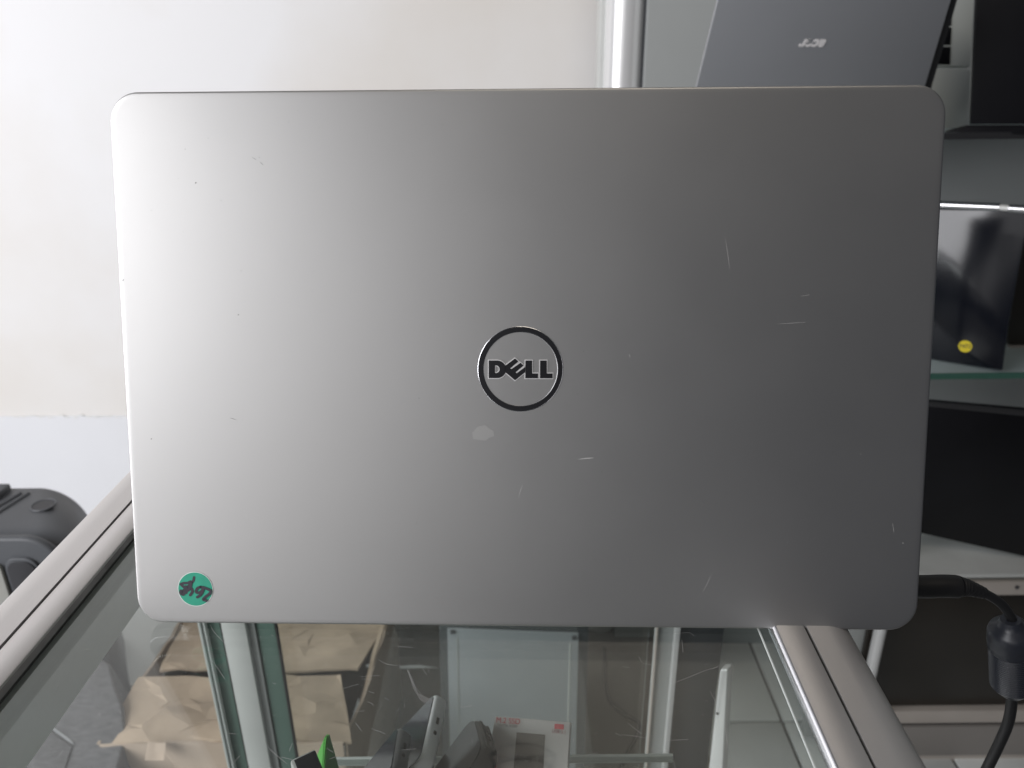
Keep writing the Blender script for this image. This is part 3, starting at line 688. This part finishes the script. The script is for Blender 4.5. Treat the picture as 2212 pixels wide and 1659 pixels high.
# green wedge and grey cube
gw = thing('green_stand', 'bright green wedge shaped plastic stand at the bottom beside the door stile', 'stand', P(700, 1700, Y=.40))
apex = P(704, 1593, Y=.37)
bm = bmesh.new()
bl = P(660, 1690, Y=.37); bf = P(694, 1700, Y=.34); br = P(742, 1690, Y=.37); bb = P(720, 1690, Y=.385)
va = [bm.verts.new(v) for v in (apex+Vector((-.0012, 0, 0)), apex+Vector((.0016, 0, 0)), apex+Vector((.001, .005, 0)), bl, bf, br, bb)]
for f_ in ((0, 3, 4), (0, 4, 1), (1, 4, 5), (1, 5, 2), (2, 5, 6), (2, 6, 3), (2, 3, 0), (0, 1, 2), (3, 6, 5, 4)): bm.faces.new([va[i] for i in f_])
bmesh.ops.bevel(bm, geom=list(bm.edges), offset=.0012, segments=2, affect='EDGES', clamp_overlap=True)
mesh_obj('wedge', bm, M_green, gw)
gc = thing('charger_cube', 'small silver and black square charger at the bottom in front of the green stand', 'charger', P(660, 1680, Y=.36))
Mr = Matrix.Rotation(math.radians(32), 3, 'Z')@Matrix.Rotation(math.radians(12), 3, 'X')
cc = P(664, 1668, Y=.33)
mesh_obj('body', box_bm(cc, .015, .015, .015, Mr, bev=.0012), M_alu_dull, gc)
mesh_obj('black_face', box_bm(cc+Mr@Vector((.0008, -.0004, .0079)), .0128, .0128, .0008, Mr, bev=.0002), M_blackgl, gc)
# red trays under phones
for x, lab in ((985, 'red plastic clip under the rounded black phone'), (1052, 'red plastic clip left of the white packaging')):
    o = mesh_obj('red_clip', box_bm(P(x, 1668, Y=.372), .012, .012, .010, bev=.002), M_red); single(o, lab, 'clip')
# white edge standing panel on the right, under the glass
wp = Pl(P(1553, 1446, Y=.56), P(1571, 1446, Y=.555), P(1531, 1659, Y=.56))
o = slab('white_panel', wp, [(1554, 1449), (1571, 1447), (1572, 1455), (1560, 1700), (1526, 1700)], .012, M_white_post, None, bev=.0015, seg=3)
o['label'] = 'narrow glossy white panel standing on edge right of the dark pane'; o['category'] = 'panel'
o = mesh_obj('hole_mark', disc_bm(wp.hit(1550, 1541)+wp.n*.0003, wp.n, .0014, .0005, 10), M_groove, o)

# ================================================================== MAIN LAPTOP
# hinge edge frame
yaw = math.atan2(-.0307, .999); tilt = math.radians(16.6)
OX = P(1127, 1354, Z=.004)          # middle of the lid's lower edge
EX = Vector((math.cos(yaw), math.sin(yaw), 0)); EY = Vector((-EX.y, EX.x, 0))
EU = (EY*math.sin(tilt)+Vector((0, 0, math.cos(tilt)))).normalized()      # up along the lid
EN = EX.cross(EU).normalized()       # outward, to the camera
if EN.dot(CAM-OX) < 0: EN = -EN
WL, HL = .3820, .2552
lap = thing('laptop', 'silver laptop with green round sticker standing open on the glass counter', 'laptop', OX)
def LP(x, y, z=0): return OX+EX*x+EU*y+EN*z
lidplane = Pl(OX, OX+EX, OX+EU)
# outer shell
bm = bmesh.new(); rings = []
prof_ = [(.0030, 0.0), (.0013, 0.0), (.0010, -.00003), (.0007, -.0001), (.0004, -.00024), (.0002, -.0005), (.00005, -.0009), (0, -.0013), (0, -.0042)]
for ins, z in prof_:
    rings.append([bm.verts.new(LP(x, y, z)) for x, y in rrect(WL-2*ins, HL-2*ins, .0135-ins, 14, y0=ins)])
for a, b in zip(rings, rings[1:]):
    for k in range(len(a)):
        bm.faces.new((a[k], a[(k+1) % len(a)], b[(k+1) % len(a)], b[k]))
bm.faces.new(rings[0]); bm.faces.new(rings[-1][::-1])
lid = mesh_obj('lid', bm, M_lid, lap, ang=60)
mesh_obj('lid_edge_trim', prism_bm([LP(x, y, -.0043) for x, y in rrect(WL-.0002, HL-.0002, .0134, 14, y0=.0001)], -EN*.0006), M_lid_edge, lap)
mesh_obj('screen_bezel', prism_bm([LP(x, y, -.0050) for x, y in rrect(WL+.0010, HL+.0010, .0140, 12, y0=-.0005)], -EN*.0028), M_bezel, lap)  # bezel widened past the shell; its dark rim paints the edge's dark reflection
mesh_obj('screen', prism_bm([LP(x, y, -.0079) for x, y in rrect(WL-.03, HL-.05, .002, 4, y0=.03)], -EN*.0004), M_screen, lap)
# hinge, base, keys
Mb = Matrix((EX, EY, Vector((0, 0, 1)))).transposed()
bc = OX+EY*(.0125)
mesh_obj('hinge', tube_bm([Vector((0, 0, .016))+OX+EY*.0125+EX*-.16-Vector((0, 0, OX.z)), Vector((0, 0, .016))+OX+EY*.0125+EX*.16-Vector((0, 0, OX.z))], .0055, 14), M_bezel, lap)
def flat(x, y, z): return Vector((OX.x, OX.y, 0))+EX*x+EY*y+Vector((0, 0, z))
mesh_obj('base', prism_bm([flat(x, y, .0025) for x, y in rrect(.378, .240, .014, 10, y0=.020)], Vector((0, 0, .017)), .0015), M_lid, lap, ang=50)
for sx in (-1, 1):
    for sy_ in (0.045, .235):
        mesh_obj('foot', tube_bm([flat(sx*.15, sy_, .0001), flat(sx*.15, sy_, .0026)], .008, 16), M_bezel, lap)
kb = mesh_obj('keyboard_bed', box_bm(flat(0, .105, .0197), .345, .115, .0006, Mb), M_bezel, lap)
kme = None
for r_ in range(5):
    for c_ in range(15):
        p = flat(-.161+c_*.023, .06+r_*.022, .0205)
        if kme is None:
            k_ = mesh_obj('key', box_bm(Vector((0, 0, 0)), .0195, .0185, .0014, Mb, bev=.0004), M_black, None); kme = k_.data
        else:
            k_ = bpy.data.objects.new('key', kme); COL.objects.link(k_)
        k_.parent = kb; k_.location = p-Vector(kb['_w']) if '_w' in kb else p
mesh_obj('touchpad', prism_bm([flat(x, y, .0197) for x, y in rrect(.105, .07, .004, 4, y0=.178)], Vector((0, 0, .0003))), M_alu_dull, lap)

# emblem
C0 = lidplane.hit(1124.2, 797.5)
k0 = 3.94e-5
def LG(x, y, z): return C0+EX*((x-850)*k0)-EU*((y-835)*k0)+EN*z
def ring_bm(r0, r1, z0, z1, seg=96):
    bm = bmesh.new(); rows = []
    for k in range(seg):
        a = 2*math.pi*k/seg; dd = EX*math.cos(a)+EU*math.sin(a)
        rows.append([bm.verts.new(C0+dd*r0+EN*z0), bm.verts.new(C0+dd*r0+EN*z1), bm.verts.new(C0+dd*r1+EN*z1), bm.verts.new(C0+dd*r1+EN*z0)])
    for k in range(seg):
        a, b = rows[k], rows[(k+1) % seg]
        for i in range(3): bm.faces.new((a[i], a[i+1], b[i+1], b[i]))
    return bm
ro = 505*k0; ri = 450*k0
mesh_obj('emblem_ring', ring_bm(ri, ro, 0, .00030), M_logo, lap)
def torus_bm(r, rad):
    return tube_bm([C0+(EX*math.cos(2*math.pi*k/96)+EU*math.sin(2*math.pi*k/96))*r for k in range(97)], rad, 8)
mesh_obj('emblem_rim', torus_bm(ro+.00014, .00022), M_chrome, lap)
mesh_obj('emblem_rim', torus_bm(ri-.00010, .00020), M_chrome, lap)
def arcpts(cx, cy, rx, ry, a0, a1, n): return [(cx+rx*math.cos(math.radians(a0+(a1-a0)*k/n)), cy+ry*math.sin(math.radians(a0+(a1-a0)*k/n))) for k in range(n+1)]
D_out = [(470, 730), (572, 730)]+arcpts(572, 836, 106, 106, -85, 85, 14)+[(572, 942), (470, 942)]
D_in = [(545, 790), (560, 790)]+arcpts(560, 835, 40, 45, -80, 80, 8)+[(560, 880), (545, 880)]
E_ = [(785, 705), (826, 741), (727, 824), (743, 833), (850, 757), (888, 790), (791, 872), (806, 883), (906, 806), (906, 870), (785, 968), (668, 870), (664, 795)]
L1_ = [(910, 730), (990, 730), (990, 885), (1060, 885), (1060, 943), (908, 943)]
L2_ = [(1085, 730), (1165, 730), (1165, 885), (1235, 885), (1235, 943), (1085, 943)]
def offset(poly, d_):
    n = len(poly); out_ = []; ar = sum(poly[i][0]*poly[(i+1) % n][1]-poly[(i+1) % n][0]*poly[i][1] for i in range(n)); s = 1 if ar > 0 else -1
    for i in range(n):
        a = Vector(poly[i-1]); b = Vector(poly[i]); c = Vector(poly[(i+1) % n])
        e1 = (b-a).normalized(); e2 = (c-b).normalized()
        n1 = Vector((e1.y, -e1.x))*s; n2 = Vector((e2.y, -e2.x))*s
        bi = (n1+n2); bi = bi/max(bi.dot(n1), .4)
        out_.append(tuple(b+bi*d_))
    return out_
def tri_bm(outer, inner, z, th):
    """polygon with optional hole, extruded"""
    from mathutils.geometry import tessellate_polygon
    loops = [outer]+([inner] if inner else [])
    flat_ = [p for l_ in loops for p in l_]
    tris = tessellate_polygon([[Vector((x, y, 0)) for x, y in l_] for l_ in loops])
    bm = bmesh.new(); f_ = [bm.verts.new(LG(x, y, z+th)) for x, y in flat_]; b_ = [bm.verts.new(LG(x, y, z)) for x, y in flat_]
    for t_ in tris:
        try: bm.faces.new([f_[i] for i in t_])
        except ValueError: pass
    o_ = 0
    for l_ in loops:
        for i in range(len(l_)):
            j = (i+1) % len(l_); bm.faces.new((f_[o_+i], b_[o_+i], b_[o_+j], f_[o_+j]))
        o_ += len(l_)
    return bm
for outer, inner in ((D_out, D_in), (E_, None), (L1_, None), (L2_, None)):
    le = mesh_obj('emblem_letter', tri_bm(outer, inner, .0002, .00025), M_logo, lap)
    mesh_obj('letter_rim', tri_bm(offset(outer, 10), offset(inner, -8) if inner else None, 0, .0003), M_rim, le)

# green sticker with handwriting
sc_ = lidplane.hit(422.4, 1272.3); sr = .0088
st = mesh_obj('sticker', disc_bm(sc_+EN*.00012, EN, sr, .00008, 64), M_white_st, lap)
mesh_obj('sticker_face', disc_bm(sc_+EN*.00021, EN, sr*.967, .00005, 64), M_green_st, st)
kk = sr/322
def SP(x, y, z=.00030):
    v = Vector(((x-1248), -(y-690)))
    if v.length > 308: v *= 308/v.length
    return sc_+EX*v.x*kk+EU*v.y*kk+EN*z
def ink(pts, w, z):
    pp = spline([Vector((x, y, 0)) for x, y in pts], 6); n = len(pp); bm = bmesh.new(); A_ = []; B_ = []
    for i, p in enumerate(pp):
        t_ = (pp[min(i+1, n-1)]-pp[max(i-1, 0)]).normalized(); s = Vector((t_.y, -t_.x, 0))*w/2
        A_.append(bm.verts.new(SP(p.x+s.x, p.y+s.y, z))); B_.append(bm.verts.new(SP(p.x-s.x, p.y-s.y, z)))
    for i in range(n-1): bm.faces.new((A_[i], A_[i+1], B_[i+1], B_[i]))
    for q in (pp[0], pp[-1]):
        bm.faces.new([bm.verts.new(SP(q.x+w/2*math.cos(a*math.pi/6), q.y+w/2*math.sin(a*math.pi/6), z+.00001)) for a in range(12)])
    mesh_obj('handwriting', bm, M_ink, st)
strokes = [[(1236, 470), (1222, 530), (1180, 575), (1120, 640), (1050, 700), (985, 760)], [(985, 600), (1040, 580), (1110, 575), (1170, 548)],
           [(990, 600), (1040, 650), (1090, 690), (1150, 685), (1190, 690)], [(1180, 680), (1195, 730), (1170, 775), (1150, 800)],
           [(1075, 640), (1085, 700), (1080, 755)], [(985, 720), (975, 765), (1025, 790), (1055, 735)], [(1180, 570), (1160, 650), (1120, 710)],
           [(1350, 645), (1290, 670), (1262, 735), (1310, 755), (1365, 720), (1395, 665), (1350, 645)], [(1400, 655), (1375, 740), (1330, 800), (1280, 835)],
           [(1390, 650), (1470, 680), (1535, 722), (1500, 775), (1440, 820), (1388, 875), (1430, 895), (1462, 908)]]
for i, s in enumerate(strokes): ink(s, 50, .00030+i*.00003)

# scratches and specks on the lid
bm = bmesh.new()
def lscr(pts, w):
    pp = spline([lidplane.hit(*p)+EN*.00006 for p in pts], 4) if len(pts) > 2 else [lidplane.hit(*p)+EN*.00006 for p in pts]
    n = len(pp); a_ = []; b_ = []
    for i, p in enumerate(pp):
        t_ = (pp[min(i+1, n-1)]-pp[max(i-1, 0)]).normalized(); s = t_.cross(EN)*w*(.25+.75*math.sin(math.pi*(i+.3)/n))
        a_.append(bm.verts.new(p+s)); b_.append(bm.verts.new(p-s))
    for i in range(n-1): bm.faces.new((a_[i], a_[i+1], b_[i+1], b_[i]))
for pts, w in (([(1249, 992), (1268, 990), (1282, 989)], .00022), ([(1120, 1075), (1124, 1060), (1129, 1048)], .00012), ([(1518, 1278), (1528, 1260), (1535, 1243)], .00010),
               ([(1567, 517), (1572, 548), (1576, 580)], .00008), ([(1680, 700), (1710, 698), (1740, 696)], .00008), ([(1730, 640), (1748, 637)], .00008),
               ([(1928, 1130), (1931, 1150)], .00012), ([(1359, 765), (1361, 772)], .00012), ([(1700, 1170), (1701, 1173)], .0001), ([(1950, 1172), (1951, 1174)], .0003),
               ([(1858, 980), (1860, 981)], .0002), ([(497, 904), (511, 908)], .0001), ([(1205, 1300), (1207, 1301)], .0002)):
    lscr(pts, w)
rs = random.Random(5)
for i in range(90):
    x = rs.uniform(1000, 1950); y = rs.uniform(230, 1320); lscr([(x, y), (x+rs.uniform(.6, 1.6), y+rs.uniform(-.8, .8))], .00006)
o = mesh_obj('scratch_marks', bm, M_scr_metal, lap); o['kind'] = 'stuff'
bm = bmesh.new()
for x, y, r_ in ((423, 395, .0004), (515, 680, .00035), (266, 605, .0004), (327, 948, .00035), (400, 322, .0002), (521, 585, .0002), (478, 433, .0002), (905, 860, .0002),
                (327, 455, .0002), (560, 340, .0002), (900, 1130, .00018)):
    disc = lidplane.hit(x, y)+EN*.00006
    bm.faces.new([bm.verts.new(disc+EX*r_*math.cos(a)+EU*r_*.7*math.sin(a+.4)) for a in [k*math.pi/4 for k in range(8)]])
for i in range(60):
    c = lidplane.hit(rs.uniform(300, 1900), rs.uniform(220, 1320))+EN*.00006; r_ = rs.uniform(.00005, .00012)
    bm.faces.new([bm.verts.new(c+EX*r_*math.cos(a)+EU*r_*math.sin(a)) for a in [k*math.pi/3 for k in range(6)]])
for pts in ([(497, 903), (504, 905), (512, 908)], [(545, 340), (553, 345)], [(562, 350), (568, 356)]): lscr(pts, .0001)
o = mesh_obj('speck_marks', bm, M_speck, lap); o['kind'] = 'stuff'
mesh_obj('residue', prism_bm([lidplane.hit(x, y)+EN*.00003 for x, y in ((1020, 935), (1032, 922), (1048, 918), (1067, 932), (1068, 942), (1056, 946), (1050, 952), (1040, 951), (1022, 948))], EN*.00004), M_residue, lap)

# power plug and cable with ferrite core
pc = thing('power_cable', 'black power cable with thick ferrite core plugged into the right of the silver laptop', 'cable', P(1985, 1266, Y=.335))
KY = .335
c = lambda x, y, Y=KY: P(x, y, Y=Y)
s_ = 1661/ (KY*.9219+.24*.3875)
path = spline([c(1900, 1262), c(1984, 1267), c(2035, 1266), c(2070, 1267)], 6)
mesh_obj('plug', tube_bm(path, [.0061]*(len(path)-1)+[.0058], 24), M_cable, pc, ang=60)
sr_path = spline([c(2070, 1267), c(2092, 1270), c(2125, 1281)], 14)
rads = [(.0058+(.0032-.0058)*i/(len(sr_path)-1))*(1 if (i//2) % 2 == 0 else .93) for i in range(len(sr_path))]
mesh_obj('strain_relief', tube_bm(sr_path, rads, 24), M_cable, pc, ang=60)
cp = spline([c(2100, 1273), c(2125, 1281), c(2160, 1302), c(2182, 1330), c(2192, 1362)], 10)
mesh_obj('cord', tube_bm(cp, .0025, 16), M_cable, pc, ang=60)
f0, f1 = c(2183, 1338), c(2187, 1500)
ax = (f1-f0)
stations = [(0, .0062), (.03, .0070), (.08, .0085), (.11, .0130), (.16, .0142), (.30, .0146), (.34, .0138), (.36, .0144)]
st2 = [(.36+.5*i/40, .0140 if i % 2 else .0134) for i in range(1, 41)]
stations += st2+[(.90, .0115), (.96, .0085), (1.0, .0060)]
mesh_obj('ferrite_core', tube_bm([f0+ax*t for t, r in stations], [r*.80 for t, r in stations], 28), M_ferrite, pc, ang=60)
cp = spline([f1-ax*.05, c(2186, 1512), c(2178, 1560), c(2156, 1612), c(2130, 1665), c(2095, 1740), c(2050, 1900)], 8)
mesh_obj('cord', tube_bm(cp, .0030, 16), M_cable, pc, ang=60)

for o in list(bpy.data.objects):
    if '_w' in o: del o['_w']
